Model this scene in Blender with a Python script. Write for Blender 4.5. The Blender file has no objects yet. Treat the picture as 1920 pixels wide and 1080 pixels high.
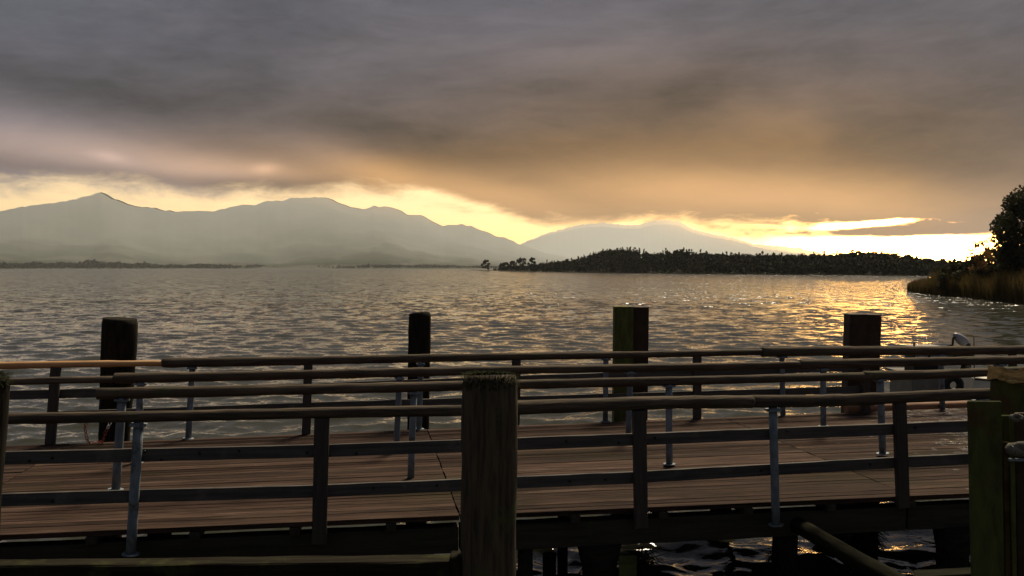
import bpy, bmesh, math, random
import numpy as np
from mathutils import Vector, Matrix, Quaternion
sc = bpy.context.scene
COL = sc.collection
random.seed(7)
# ---------------------------------------------------------------- camera
F, PX, PY = 1700.0, 960.0, 650.0          # focal length and principal point of the 1920x1080 photograph
DECK = 1.70                               # jetty deck above the water (water is z = 0)
CAMZ = DECK + 2.43
PITCH = math.atan((PY - 502.4) / F)
cd = bpy.data.cameras.new('camera'); cam = bpy.data.objects.new('camera', cd); COL.objects.link(cam)
cd.sensor_width = 36; cd.lens = 36 * F / 1920; cd.shift_y = (PY - 540) / 1920
cd.clip_start = 0.1; cd.clip_end = 60000
cam.location = (0, 0, CAMZ); cam.rotation_euler = (math.pi / 2 - PITCH, 0, 0)
sc.camera = cam
CP, SP = math.cos(PITCH), math.sin(PITCH)
def ray(x, y):
    a, b = (x - PX) / F, -(y - PY) / F
    return Vector((a, CP + b * SP, -SP + b * CP))
def azel(x, y):
    d = ray(x, y).normalized()
    return math.atan2(d.x, d.y), math.asin(d.z)
def at(x, y, Y):                           # point of the pixel's ray at depth Y
    r = ray(x, y); return Vector((0, 0, CAMZ)) + r * (Y / r.y)
def onz(x, y, z):
    r = ray(x, y); return Vector((0, 0, CAMZ)) + r * ((z - CAMZ) / r.z)
def online(x, y, A, B):                    # point of the ray on the vertical plane through A, B
    n = Vector((-(B - A).y, (B - A).x, 0)); r = ray(x, y); o = Vector((0, 0, CAMZ))
    return o + r * ((A - o).dot(n) / r.dot(n))
# ---------------------------------------------------------------- render settings, light
sc.view_settings.view_transform = 'Standard'; sc.view_settings.look = 'None'
sc.view_settings.exposure = 0.0; sc.view_settings.gamma = 1.0; sc.view_settings.use_curve_mapping = False
sc.render.engine = 'CYCLES'
sc.cycles.use_denoising = True
sc.cycles.max_bounces = 6; sc.cycles.diffuse_bounces = 2; sc.cycles.glossy_bounces = 3; sc.cycles.volume_bounces = 3
sc.cycles.transparent_max_bounces = 8
sc.cycles.sample_clamp_indirect = 4.0; sc.cycles.sample_clamp_direct = 0.0
sc.cycles.caustics_reflective = False; sc.cycles.caustics_refractive = False
SUN_AZ, SUN_EL = azel(1690, 460)[0], math.radians(52)
SUN_AZ = float(SUN_AZ); SUN_EL = float(SUN_EL)
sl = bpy.data.lights.new('sun', 'SUN'); sun = bpy.data.objects.new('sun', sl); COL.objects.link(sun)
HAZE, MIST = 2.5e-5, 6.5e-4
sl.energy = 5.0; sl.angle = math.radians(14); sl.color = (1.0, 0.84, 0.60)
sd = Vector((math.sin(SUN_AZ) * math.cos(SUN_EL), math.cos(SUN_AZ) * math.cos(SUN_EL), math.sin(SUN_EL)))
sun.rotation_euler = (-sd).to_track_quat('-Z', 'Y').to_euler(); sun.location = (60, 150, 40)

# node expression helpers
class S:
    def __init__(s, nt, out): s.nt, s.o = nt, out
    def m(s, op, b=None, c=None, clamp=False):
        n = s.nt.nodes.new('ShaderNodeMath'); n.operation = op; n.use_clamp = clamp
        for i, v in enumerate((s, b, c)):
            if v is None: continue
            if isinstance(v, S): s.nt.links.new(v.o, n.inputs[i])
            else: n.inputs[i].default_value = v
        return S(s.nt, n.outputs[0])
    def __add__(s, b): return s.m('ADD', b)
    __radd__ = __add__
    def __sub__(s, b): return s.m('SUBTRACT', b)
    def __rsub__(s, b): return (s * -1.0) + b
    def __mul__(s, b): return s.m('MULTIPLY', b)
    __rmul__ = __mul__
    def __truediv__(s, b): return s.m('DIVIDE', b)
    def exp(s): return s.m('EXPONENT')
    def clamp(s): return s.m('ADD', 0.0, clamp=True)
    def step(s, a, b, smooth=True):
        n = s.nt.nodes.new('ShaderNodeMapRange'); n.interpolation_type = 'SMOOTHSTEP' if smooth else 'LINEAR'
        s.nt.links.new(s.o, n.inputs['Value'])
        for k, v in ((1, a), (2, b)):
            if isinstance(v, S): s.nt.links.new(v.o, n.inputs[k])
            else: n.inputs[k].default_value = v
        return S(s.nt, n.outputs[0])
class V:
    def __init__(s, nt, out): s.nt, s.o = nt, out
    def op(s, op, b=None, scale=None):
        n = s.nt.nodes.new('ShaderNodeVectorMath'); n.operation = op
        s.nt.links.new(s.o, n.inputs[0])
        if b is not None:
            if isinstance(b, V): s.nt.links.new(b.o, n.inputs[1])
            else: n.inputs[1].default_value = b
        if scale is not None:
            if isinstance(scale, S): s.nt.links.new(scale.o, n.inputs['Scale'])
            else: n.inputs['Scale'].default_value = scale
        return n
    def __add__(s, b): return V(s.nt, s.op('ADD', b).outputs[0])
    def __mul__(s, b):
        if isinstance(b, (S, float, int)): return V(s.nt, s.op('SCALE', scale=b).outputs[0])
        return V(s.nt, s.op('MULTIPLY', b).outputs[0])
    def dot(s, b): return S(s.nt, s.op('DOT_PRODUCT', b).outputs['Value'])
    def norm(s): return V(s.nt, s.op('NORMALIZE').outputs[0])
    def sep(s):
        n = s.nt.nodes.new('ShaderNodeSeparateXYZ'); s.nt.links.new(s.o, n.inputs[0])
        return [S(s.nt, q) for q in n.outputs]
def comb(nt, *v):
    n = nt.nodes.new('ShaderNodeCombineXYZ')
    for i, q in enumerate(v):
        if isinstance(q, S): nt.links.new(q.o, n.inputs[i])
        else: n.inputs[i].default_value = q
    return V(nt, n.outputs[0])
def const(nt, c):
    return comb(nt, *c)
def mixv(a, b, f):                         # a..b by scalar f
    n = a.nt.nodes.new('ShaderNodeMix'); n.data_type = 'VECTOR'
    a.nt.links.new(f.o, n.inputs[0]); a.nt.links.new(a.o, n.inputs[4]); a.nt.links.new(b.o, n.inputs[5])
    return V(a.nt, n.outputs[1])
def noise(v, scale, detail=4, rough=.5, dist=0.0, color=False):
    n = v.nt.nodes.new('ShaderNodeTexNoise'); v.nt.links.new(v.o, n.inputs['Vector'])
    n.inputs['Scale'].default_value = scale; n.inputs['Detail'].default_value = detail
    n.inputs['Roughness'].default_value = rough; n.inputs['Distortion'].default_value = dist
    return V(v.nt, n.outputs['Color']) if color else S(v.nt, n.outputs['Fac'])
def fcurve(s, pts):                        # float curve through (x, y) in 0..1
    n = s.nt.nodes.new('ShaderNodeFloatCurve'); c = n.mapping.curves[0]
    while len(c.points) < len(pts): c.points.new(.5, .5)
    for p, q in zip(c.points, pts): p.location = q
    n.mapping.update(); s.nt.links.new(s.o, n.inputs['Value'])
    return S(s.nt, n.outputs[0])

# ---------------------------------------------------------------- sky: evening clouds over a clear strip at the horizon
world = bpy.data.worlds.new('World'); sc.world = world; world.use_nodes = True
wt = world.node_tree; wt.nodes.clear()
tc = wt.nodes.new('ShaderNodeTexCoord'); D = V(wt, tc.outputs['Generated']).norm()
dx, dy, dz = D.sep()
AZ = dx.m('ARCTAN2', dy); EL = dz.m('ARCSINE')
AE = comb(wt, AZ, EL, 0.0)
def blob(x, y, sx, sy, rot, amp):          # soft patch of cloud; centre and size in photo pixels
    a, e = azel(x, y)
    n = wt.nodes.new('ShaderNodeMapping'); n.vector_type = 'TEXTURE'; wt.links.new(AE.o, n.inputs[0])
    n.inputs['Location'].default_value = (a, e, 0); n.inputs['Rotation'].default_value = (0, 0, math.radians(rot))
    n.inputs['Scale'].default_value = (sx / F, sy / F, 1)
    q = V(wt, n.outputs[0]); return (q.dot(q) * -1.0).exp() * amp
def total(l):
    r = l[0]
    for q in l[1:]: r = r + q
    return r
q1 = comb(wt, dx * 1.0, dy * 1.0, dz * 3.2)
warp = noise(q1, 1.6, 3, .5, color=True) + (-.5, -.5, -.5)
q2 = q1 + warp * .5
n_big = noise(q2, 2.6, 5, .55)
n_mid = noise(q2 + (3.1, 1.7, .4), 7.0, 8, .60)
n_fine = noise(comb(wt, dx * 1.0, dy * 1.0, dz * 4.0) + warp * .2, 20.0, 6, .62, .4)
# lower edge of the cloud deck
def crv(x, y):
    a, e = azel(x, y); return ((a + 1) / 2, e * 5)
BASE = [(0, .18), (.12, .24), crv(-40, 350), crv(180, 354), crv(420, 364), crv(590, 372), crv(690, 360), crv(800, 372), crv(900, 390), crv(1000, 412),
        crv(1100, 420), crv(1250, 421), crv(1400, 433), crv(1550, 442), crv(1700, 445), crv(1850, 446), (.84, .12), (1, .06)]
base = fcurve((AZ + 1.0) * .5, [(x, max(0, y)) for x, y in BASE]) * .2
base = base - AZ.m('ABSOLUTE').step(.75, 1.0) * .3
edge = EL - base + (n_mid - .5) * .034 + (n_fine - .5) * .034
gaps = total([blob(1640, 418, 85, 5, 4, .02), blob(840, 372, 70, 10, -14, .012), blob(1180, 424, 45, 7, 0, .006)])
wisps = total([blob(1660, 434, 170, 8, 1, .022), blob(150, 372, 120, 5, 0, .0), blob(280, 385, 60, 4, 0, .004), blob(1000, 402, 90, 12, -14, .006)])
cover = (edge - gaps + wisps).step(-.012, .017)
# brightness of the cloud deck
lum = 0.125 + (n_big - .5) * .15 + (n_mid - .5) * .14 + (n_fine - .5) * .075
lum = lum + total([blob(60, 40, 260, 80, 0, .015), blob(1000, 60, 260, 70, 0, .035), blob(560, 90, 300, 70, -5, -.020),
                   blob(200, 170, 330, 50, -3, -.045), blob(640, 215, 260, 45, -6, -.015), blob(1310, 160, 110, 45, 25, -.045),
                   blob(1010, 165, 150, 30, 0, -.035), blob(720, 240, 170, 32, -12, -.035), blob(960, 300, 200, 35, -6, -.045),
                   blob(1700, 230, 130, 40, 5, -.028), blob(1790, 330, 120, 45, 0, -.03), blob(1040, 340, 160, 14, 0, -.02),
                   blob(60, 268, 240, 52, -8, .17), blob(300, 300, 260, 34, -5, .13), blob(460, 318, 160, 20, 0, .15),
                   blob(205, 294, 30, 9, -8, .17), blob(498, 316, 24, 10, 5, .22),
                   blob(240, 330, 240, 15, -4, -.12), blob(490, 346, 110, 14, 0, -.10),
                   blob(740, 335, 170, 28, -16, .24), blob(960, 370, 140, 26, -14, .20),
                   blob(1350, 362, 330, 46, -4, .40), blob(1650, 375, 130, 45, 0, .10), blob(1430, 250, 170, 45, 12, .05),
                   blob(1480, 405, 180, 14, -6, -.05)])
glow = (EL - base).m('MAXIMUM', 0.0)
lum = lum + (glow * -34.0).exp() * .13
lum = lum.m('MAXIMUM', .05) * .8
# tint: blue grey high up, tan low and towards the sun
warm = (total([blob(1480, 330, 640, 185, -6, 1.0), blob(880, 352, 560, 90, -4, .85), blob(40, 290, 400, 60, 0, .30)]) + (n_mid - .5) * .25).clamp()
cloudc = mixv(const(wt, (.87, .93, 1.22)), const(wt, (1.76, .94, .36)), warm) * lum
# clear strip behind the clouds: Nishita sky plus the glow round the hidden sun
sky = wt.nodes.new('ShaderNodeTexSky'); sky.sky_type = 'NISHITA'; sky.sun_disc = False
sky.sun_elevation = SUN_EL; sky.sun_rotation = SUN_AZ; sky.air_density = 1.0; sky.dust_density = 1.5; sky.ozone_density = 1.0
nish = V(wt, sky.outputs[0]) * 0.05
gz, ge = azel(1715, 462); cs = D.dot((math.sin(gz) * math.cos(ge), math.cos(gz) * math.cos(ge), math.sin(ge)))
ang = cs.m('MINIMUM', 1.0).m('ARCCOSINE')
clear = const(wt, (.74, .47, .15)) + const(wt, (2.7, 1.35, .22)) * (ang * -3.2).exp() + const(wt, (5.5, 3.6, 1.1)) * ((ang * ang) * -40.0).exp() + const(wt, (80.0, 37.0, 8.5)) * ((ang * ang) * -190.0).exp() + nish
SKY = mixv(clear, cloudc, cover)
SKY = mixv(const(wt, (.06, .055, .05)), SKY, EL.step(-.06, -.01))
bg = wt.nodes.new('ShaderNodeBackground'); bg.inputs['Strength'].default_value = 1.0
wo = wt.nodes.new('ShaderNodeOutputWorld')
wt.links.new(SKY.o, bg.inputs['Color']); wt.links.new(bg.outputs[0], wo.inputs[0])
world.cycles.sampling_method = 'MANUAL'; world.cycles.sample_map_resolution = 1024

# ---------------------------------------------------------------- materials
def mat(name, col, rough=.8, col2=None, nscale=6, stretch=(1, 1, 1), bump=.0, bscale=30, spec=.3, col3=None, n3=2.0, rvar=.12, metal=0.0, t3=(.55, .7)):
    m = bpy.data.materials.new(name); m.use_nodes = True; nt = m.node_tree
    b = nt.nodes['Principled BSDF']; tcn = nt.nodes.new('ShaderNodeTexCoord')
    oi = nt.nodes.new('ShaderNodeObjectInfo'); rnd = S(nt, oi.outputs['Random'])
    p = V(nt, tcn.outputs['Object']) + (const(nt, (7.3, 3.1, 5.7)) * rnd)
    ps = p * stretch
    n1 = noise(ps, nscale, 6, .6, .3)
    c = const(nt, col)
    if col2: c = mixv(c, const(nt, col2), n1.step(.36, .66))
    if col3: c = mixv(c, const(nt, col3), noise(p + (9.1, 2.2, 4.4), n3, 5, .65).step(*t3))
    c = c * (rnd * (2 * rvar) + (1 - rvar))
    nt.links.new(c.o, b.inputs['Base Color'])
    rr = (n1 - .5) * .25 + rough; nt.links.new(rr.o, b.inputs['Roughness'])
    b.inputs['Specular IOR Level'].default_value = spec; b.inputs['Metallic'].default_value = metal
    if bump:
        bn = nt.nodes.new('ShaderNodeBump'); bn.inputs['Strength'].default_value = bump; bn.inputs['Distance'].default_value = .01
        nb = noise(ps, bscale, 5, .6)
        nt.links.new(nb.o, bn.inputs['Height']); nt.links.new(bn.outputs[0], b.inputs['Normal'])
    return m
M = {}
M['log'] = mat('weathered_log', (.055, .044, .033), .85, (.115, .088, .062), 7, (.25, 3, 3), 1.0, 16, .12, (.060, .068, .035), 1.6)
M['log_fresh'] = mat('peeled_pale_log', (.42, .22, .085), .65, (.50, .30, .14), 6, (.2, 4, 4), .4, 14, .3)
M['log_red'] = mat('red_brown_log', (.26, .13, .065), .7, (.17, .085, .05), 6, (.2, 4, 4), .5, 14, .3)
M['board'] = mat('grey_weathered_board', (.085, .078, .072), .75, (.050, .046, .043), 9, (.15, 3, 3), .4, 30, .3, (.11, .10, .09), 2.0)
M['timber_post'] = mat('dark_timber_post', (.060, .050, .042), .75, (.040, .034, .030), 10, (.2, 3, 3), .4, 30, .3)
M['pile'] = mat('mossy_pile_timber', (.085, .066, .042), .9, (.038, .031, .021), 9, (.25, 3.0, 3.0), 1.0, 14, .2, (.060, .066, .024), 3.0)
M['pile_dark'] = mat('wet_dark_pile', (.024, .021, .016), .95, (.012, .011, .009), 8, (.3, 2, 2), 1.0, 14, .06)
M['moss'] = mat('moss', (.020, .026, .009), .95, (.010, .014, .005), 20, spec=.05)
M['steel_green'] = mat('green_painted_steel', (.098, .108, .032), .8, (.052, .062, .020), 5, (.6, 2.5, 2.5), .6, 20, .15, (.080, .052, .022), 2.0)
M['steel_brown'] = mat('rusty_brown_steel', (.050, .030, .018), .75, (.030, .020, .013), 5, (1, 1, 1), .4, 25, .3, (.07, .035, .016), 4.0)
M['rust'] = mat('flaking_rust', (.075, .050, .020), .95, (.035, .024, .011), 9, (1, 1, 1), .8, 22, .03)
M['galv'] = mat('galvanised_pipe', (.19, .23, .27), .6, (.11, .14, .165), 14, (.4, 1, 1), .25, 40, .35, (.075, .070, .060), 4.0, t3=(.54, .66))
M['beam'] = mat('dark_jetty_beam', (.040, .036, .026), .8, (.024, .022, .017), 6, (.2, 3, 3), .5, 20, .25, (.032, .036, .016), 2.0)
M['fender'] = mat('algae_green_beam', (.024, .021, .014), .95, (.012, .010, .007), 7, (.2, 3, 3), .9, 20, .06, (.036, .040, .015), 3.0)
M['weed'] = mat('water_weed', (.016, .016, .010), .95, (.009, .009, .006), 8, (.3, 2, 2), .8, 14, .04)
M['rope'] = mat('bleached_rope', (.15, .145, .115), .95, (.09, .085, .07), 30, (1, 1, 1), .5, 60)
M['chain_red'] = mat('red_plastic', (.22, .040, .022), .45)
M['chain_white'] = mat('white_plastic', (.72, .68, .66), .4)
M['hull_grey'] = mat('grey_hull_paint', (.16, .155, .14), .5, (.13, .125, .11), 4, col3=(.09, .085, .07), n3=3)
M['hull_white'] = mat('white_hull_paint', (.82, .79, .68), .4, (.74, .70, .60), 5)
M['cowl'] = mat('grey_motor_cowl', (.34, .34, .38), .35, (.28, .28, .32), 5)
M['black'] = mat('black_rubber', (.014, .014, .014), .6)
M['bark'] = mat('bark', (.035, .028, .020), .9, (.02, .017, .013), 12, (1, 1, .3), .5, 20)
M['forest'] = mat('forest_leaves', (.020, .026, .009), .9, (.011, .015, .006), .12, spec=.1)
M['leaf'] = mat('dark_leaves', (.040, .042, .014), .8, (.022, .026, .010), 1.2, spec=.15)
M['leaf_autumn'] = mat('autumn_leaves', (.16, .080, .020), .8, (.10, .055, .018), 1.5, spec=.15)
M['reed'] = mat('reed_blades', (.095, .064, .022), .85, (.055, .044, .015), .5, spec=.15)
M['soil'] = mat('shore_ground', (.022, .024, .011), .95, (.014, .016, .008), .05, spec=.1)
M['far_land'] = mat('far_meadow', (.05, .055, .03), .95, (.035, .045, .022), .002, spec=.1)

def translucent(m, f=.35):                 # leaves and reeds let light through
    nt = m.node_tree; b = nt.nodes['Principled BSDF']; o = nt.nodes['Material Output']
    t = nt.nodes.new('ShaderNodeBsdfTranslucent'); x = nt.nodes.new('ShaderNodeMixShader'); x.inputs[0].default_value = f
    nt.links.new(b.inputs['Base Color'].links[0].from_socket, t.inputs[0])
    nt.links.new(b.outputs[0], x.inputs[1]); nt.links.new(t.outputs[0], x.inputs[2]); nt.links.new(x.outputs[0], o.inputs[0])
for k in ('leaf_autumn', 'reed'): translucent(M[k], .5)
translucent(M['leaf'], .25)

def deck_material():
    m = bpy.data.materials.new('worn_plank_wood'); m.use_nodes = True; nt = m.node_tree; b = nt.nodes['Principled BSDF']
    tcn = nt.nodes.new('ShaderNodeTexCoord'); geo = nt.nodes.new('ShaderNodeNewGeometry')
    oi = nt.nodes.new('ShaderNodeObjectInfo'); rnd = S(nt, oi.outputs['Random'])
    p = V(nt, tcn.outputs['Object']) + (const(nt, (7.3, 3.1, 5.7)) * rnd)
    g1 = noise(p * (.5, 11, 11), 3, 8, .72, .5); g2 = noise(p * (.25, 1.4, 1.4), 2.2, 5, .6)
    c = mixv(const(nt, (.078, .048, .036)), const(nt, (.012, .008, .007)), g1.step(.35, .68))
    c = mixv(c, const(nt, (.108, .074, .056)), g2.step(.56, .72))
    W = V(nt, geo.outputs['Position'])
    wn = noise(W * (.22, .55, 1.0), 1.4, 5, .6)
    c = mixv(c, const(nt, (.036, .028, .015)), wn.step(.50, .66) * .8)
    c = c * (rnd * .9 + .50)
    wetn = noise(W * (1.1, 2.0, 1.0), 2.3, 5, .65)
    wx, wy, wz = W.sep()
    wet = (wx.step(4.2, 7.0) * .22 + wetn)  .step(.69, .80) * wx.step(2.0, 5.0)
    nt.links.new((c * (1.0 - wet * .5)).o, b.inputs['Base Color'])
    nt.links.new((.85 - wet * .75).o, b.inputs['Roughness']); nt.links.new((wet * .35 + .06).o, b.inputs['Specular IOR Level'])
    bn = nt.nodes.new('ShaderNodeBump'); bn.inputs['Strength'].default_value = .9; bn.inputs['Distance'].default_value = .010
    hh = (g1 + noise(p * (.5, 6, 6), 6, 4) * .5) * (1.0 - wet * .55); nt.links.new(hh.o, bn.inputs['Height']); nt.links.new(bn.outputs[0], b.inputs['Normal'])
    return m
M['plank'] = deck_material()

def water_material():
    m = bpy.data.materials.new('lake_water'); m.use_nodes = True; nt = m.node_tree; b = nt.nodes['Principled BSDF']
    geo = nt.nodes.new('ShaderNodeNewGeometry'); P = V(nt, geo.outputs['Position']); N = V(nt, geo.outputs['Normal'])
    px, py, pz = P.sep(); flat = comb(nt, px, py, 0.0)
    r = S(nt, flat.op('LENGTH').outputs['Value'])
    rip = noise(flat * (.75, 1.0, 1.0), 8.0, 3, .55, .4, color=True) + (-.5, -.5, -.5)
    mid = (noise(flat * (1.0, .9, 1.0), 2.3, 4, .6, .3, color=True) + noise(flat * (1.0, .8, 1.0), .55, 5, .68, .3, color=True) * 1.2) * .9 + (-.99, -.99, -.99)
    gust = noise(flat * (.35, 1.0, 1.0), .012, 4, .6)
    far = r.step(40.0, 140.0)
    calm = 1.0 - r.step(2200.0, 5200.0) * .93
    amp = ((gust - .5) * .9 + 1.0) * calm
    v = rip * (.34 - far * .10) + mid * (far * 1.7 + .12)
    v = (v * amp) * (1.1, 1.1, 0)
    nn = (N + v).norm()
    nt.links.new(nn.o, b.inputs['Normal'])
    b.inputs['Base Color'].default_value = (.034, .035, .024, 1); b.inputs['IOR'].default_value = 1.333
    nt.links.new((far * .07 + .06).o, b.inputs['Roughness'])
    return m
M['water'] = water_material()

def mountain_material():
    m = bpy.data.materials.new('mountain_slope'); m.use_nodes = True; nt = m.node_tree; b = nt.nodes['Principled BSDF']
    geo = nt.nodes.new('ShaderNodeNewGeometry'); P = V(nt, geo.outputs['Position'])
    n = noise(P, .004, 8, .62)
    c = mixv(const(nt, (.035, .045, .030)), const(nt, (.10, .10, .085)), n.step(.45, .65))
    snow = None
    for (x, y, Y, r) in SNOW:
        p = at(x, y, Y); d = P + (-p.x, -p.y, -p.z)
        d = S(nt, (d * (1.0, .12, 1.0)).op('LENGTH').outputs['Value'])
        s = 1.0 - (d + (n - .5) * r * 2.4).step(r * .7, r)
        snow = s if snow is None else snow.m('MAXIMUM', s)
    c = mixv(c, const(nt, (.8, .82, .85)), snow)
    nt.links.new(c.o, b.inputs['Base Color']); b.inputs['Roughness'].default_value = .95; b.inputs['Specular IOR Level'].default_value = .1
    return m

# ---------------------------------------------------------------- object helpers
def tag(o, label=None, cat=None, group=None, kind=None):
    if label: o['label'] = label
    if cat: o['category'] = cat
    if group: o['group'] = group
    if kind: o['kind'] = kind
    return o
def thing(name, label, cat, loc=(0, 0, 0), group=None):
    o = bpy.data.objects.new(name, None); COL.objects.link(o); o.location = loc; o.empty_display_size = .2
    return tag(o, label, cat, group)
def world_loc(o):
    v = Vector((0, 0, 0))
    while o is not None: v = v + o.location; o = o.parent
    return v
def link(name, me, parent=None, mtx=None):
    o = bpy.data.objects.new(name, me); COL.objects.link(o)
    mtx = mtx or Matrix.Identity(4)
    if parent is not None:
        o.parent = parent
        mtx = parent.matrix_basis.inverted() @ mtx if parent.parent is None else (parent.parent.matrix_basis @ parent.matrix_basis).inverted() @ mtx
    o.matrix_basis = mtx
    return o
def np_mesh(name, verts, quads=None, tris=None, material=None, smooth=False):
    me = bpy.data.meshes.new(name); verts = np.asarray(verts, np.float32)
    nq = 0 if quads is None else len(quads); ntr = 0 if tris is None else len(tris)
    loops = np.concatenate([np.asarray(a, np.int32).ravel() for a in (quads, tris) if a is not None and len(a)])
    tot = np.concatenate([np.full(nq, 4, np.int32), np.full(ntr, 3, np.int32)])
    start = np.concatenate([[0], np.cumsum(tot)[:-1]]).astype(np.int32)
    me.vertices.add(len(verts)); me.vertices.foreach_set('co', verts.ravel())
    me.loops.add(len(loops)); me.loops.foreach_set('vertex_index', loops)
    me.polygons.add(nq + ntr); me.polygons.foreach_set('loop_start', start); me.polygons.foreach_set('loop_total', tot)
    me.update(calc_edges=True)
    if smooth: me.polygons.foreach_set('use_smooth', np.ones(nq + ntr, bool))
    if material: me.materials.append(material)
    return me
def frame(p0, p1, up=Vector((0, 0, 1))):
    x = (p1 - p0).normalized(); y = up.cross(x)
    if y.length < 1e-4: y = Vector((0, 1, 0)).cross(x)
    y.normalize(); z = x.cross(y)
    m = Matrix((x, y, z)).transposed().to_4x4(); m.translation = p0
    return m
def box_bm(bm, x0, x1, y0, y1, z0, z1, bev=.0):
    r = bmesh.ops.create_cube(bm, size=1.0, matrix=Matrix.Translation(((x0 + x1) / 2, (y0 + y1) / 2, (z0 + z1) / 2)) @ Matrix.Diagonal((x1 - x0, y1 - y0, z1 - z0, 1)))
    if bev:
        es = {e for v in r['verts'] for e in v.link_edges}
        bmesh.ops.bevel(bm, geom=list(es), offset=bev, segments=1, affect='EDGES')
def bm_mesh(name, bm, material, smooth=False):
    me = bpy.data.meshes.new(name); bm.to_mesh(me); bm.free(); me.materials.append(material)
    if smooth:
        for p in me.polygons: p.use_smooth = True
    return me
def bar(name, p0, p1, w, h, material, parent=None, up=Vector((0, 0, 1)), bev=.005, wob=.0):
    L = (p1 - p0).length; bm = bmesh.new(); box_bm(bm, 0, L, -w / 2, w / 2, -h / 2, h / 2, bev)
    if wob:
        cuts = max(2, int(L / .25))
        es = [e for e in bm.edges if abs(e.verts[0].co.x - e.verts[1].co.x) > L * .8]
        bmesh.ops.subdivide_edges(bm, edges=es, cuts=cuts, use_grid_fill=True)
        for v in bm.verts: v.co.y += random.uniform(-wob, wob); v.co.z += random.uniform(-wob, wob)
    return link(name, bm_mesh(name, bm, material), parent, frame(p0, p1, up))
def tube_mesh(name, pts, rad, material, ns=14, wob=0.0, caps=True, seed=0, flare=None):
    rg = np.random.default_rng(seed); pts = np.array(pts, float); n = len(pts); rad = np.array(rad, float) * np.ones(n)
    V_, ph = [], np.linspace(0, 2 * np.pi, ns, endpoint=False)
    t = np.gradient(pts, axis=0); t /= np.linalg.norm(t, axis=1)[:, None]
    ref = np.array([0, 0, 1.]) if abs(t[0][2]) < .9 else np.array([0, 1., 0])
    lob = rg.normal(0, 1, (3, 2))
    for i in range(n):
        s = np.cross(ref, t[i]); s /= np.linalg.norm(s); u = np.cross(t[i], s)
        rr = rad[i] * (1 + wob * (rg.normal(0, .5, ns) * .5 + lob[0, 0] * .25 * np.cos(2 * ph + lob[0, 1]) + lob[1, 0] * .3 * np.cos(3 * ph + lob[1, 1] + i * .15)))
        V_.append(pts[i] + rr[:, None] * (np.cos(ph)[:, None] * s + np.sin(ph)[:, None] * u))
    V_ = np.concatenate(V_)
    i, j = np.meshgrid(np.arange(n - 1), np.arange(ns), indexing='ij'); j2 = (j + 1) % ns
    q = np.stack([i * ns + j, i * ns + j2, (i + 1) * ns + j2, (i + 1) * ns + j], -1).reshape(-1, 4)
    tr = []
    if caps:
        V_ = np.concatenate([V_, pts[:1], pts[-1:]]); a, b = n * ns, n * ns + 1
        for k in range(ns):
            tr.append((a, (k + 1) % ns, k)); tr.append((b, (n - 1) * ns + k, (n - 1) * ns + (k + 1) % ns))
    me = np_mesh(name, V_, q, tr or None, material)
    sm = np.ones(len(me.polygons), bool); sm[len(q):] = False; me.polygons.foreach_set('use_smooth', sm)
    return me
def log(name, p0, p1, r0, r1, material, parent=None, wob=.06, seed=0, bend=.012, n=None, ns=16):
    """a round log from p0 to p1 in its own frame (X along the grain)"""
    rg = np.random.default_rng(seed + 11); L = (p1 - p0).length; n = n or max(8, int(L / .14))
    x = np.linspace(0, L, n); u = x / L
    a = rg.normal(0, bend, 4)
    y = a[0] * np.sin(np.pi * u) + a[1] * np.sin(2.3 * np.pi * u); z = a[2] * np.sin(np.pi * u) * .6 + a[3] * .5 * np.sin(3.1 * np.pi * u)
    r = (r0 + (r1 - r0) * u) * (1 + rg.normal(0, wob * .25, n))
    k = np.arange(n); xs = np.concatenate([[0], x, [L]]); rs = np.concatenate([[r[0] * .86], r, [r[-1] * .86]])
    xs[1] += r0 * .16; xs[-2] -= r1 * .16
    pts = np.stack([xs, np.concatenate([[y[0]], y, [y[-1]]]), np.concatenate([[z[0]], z, [z[-1]]])], 1)
    me = tube_mesh(name, pts, rs, material, ns, wob, True, seed)
    return link(name, me, parent, frame(p0, p1))

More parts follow.
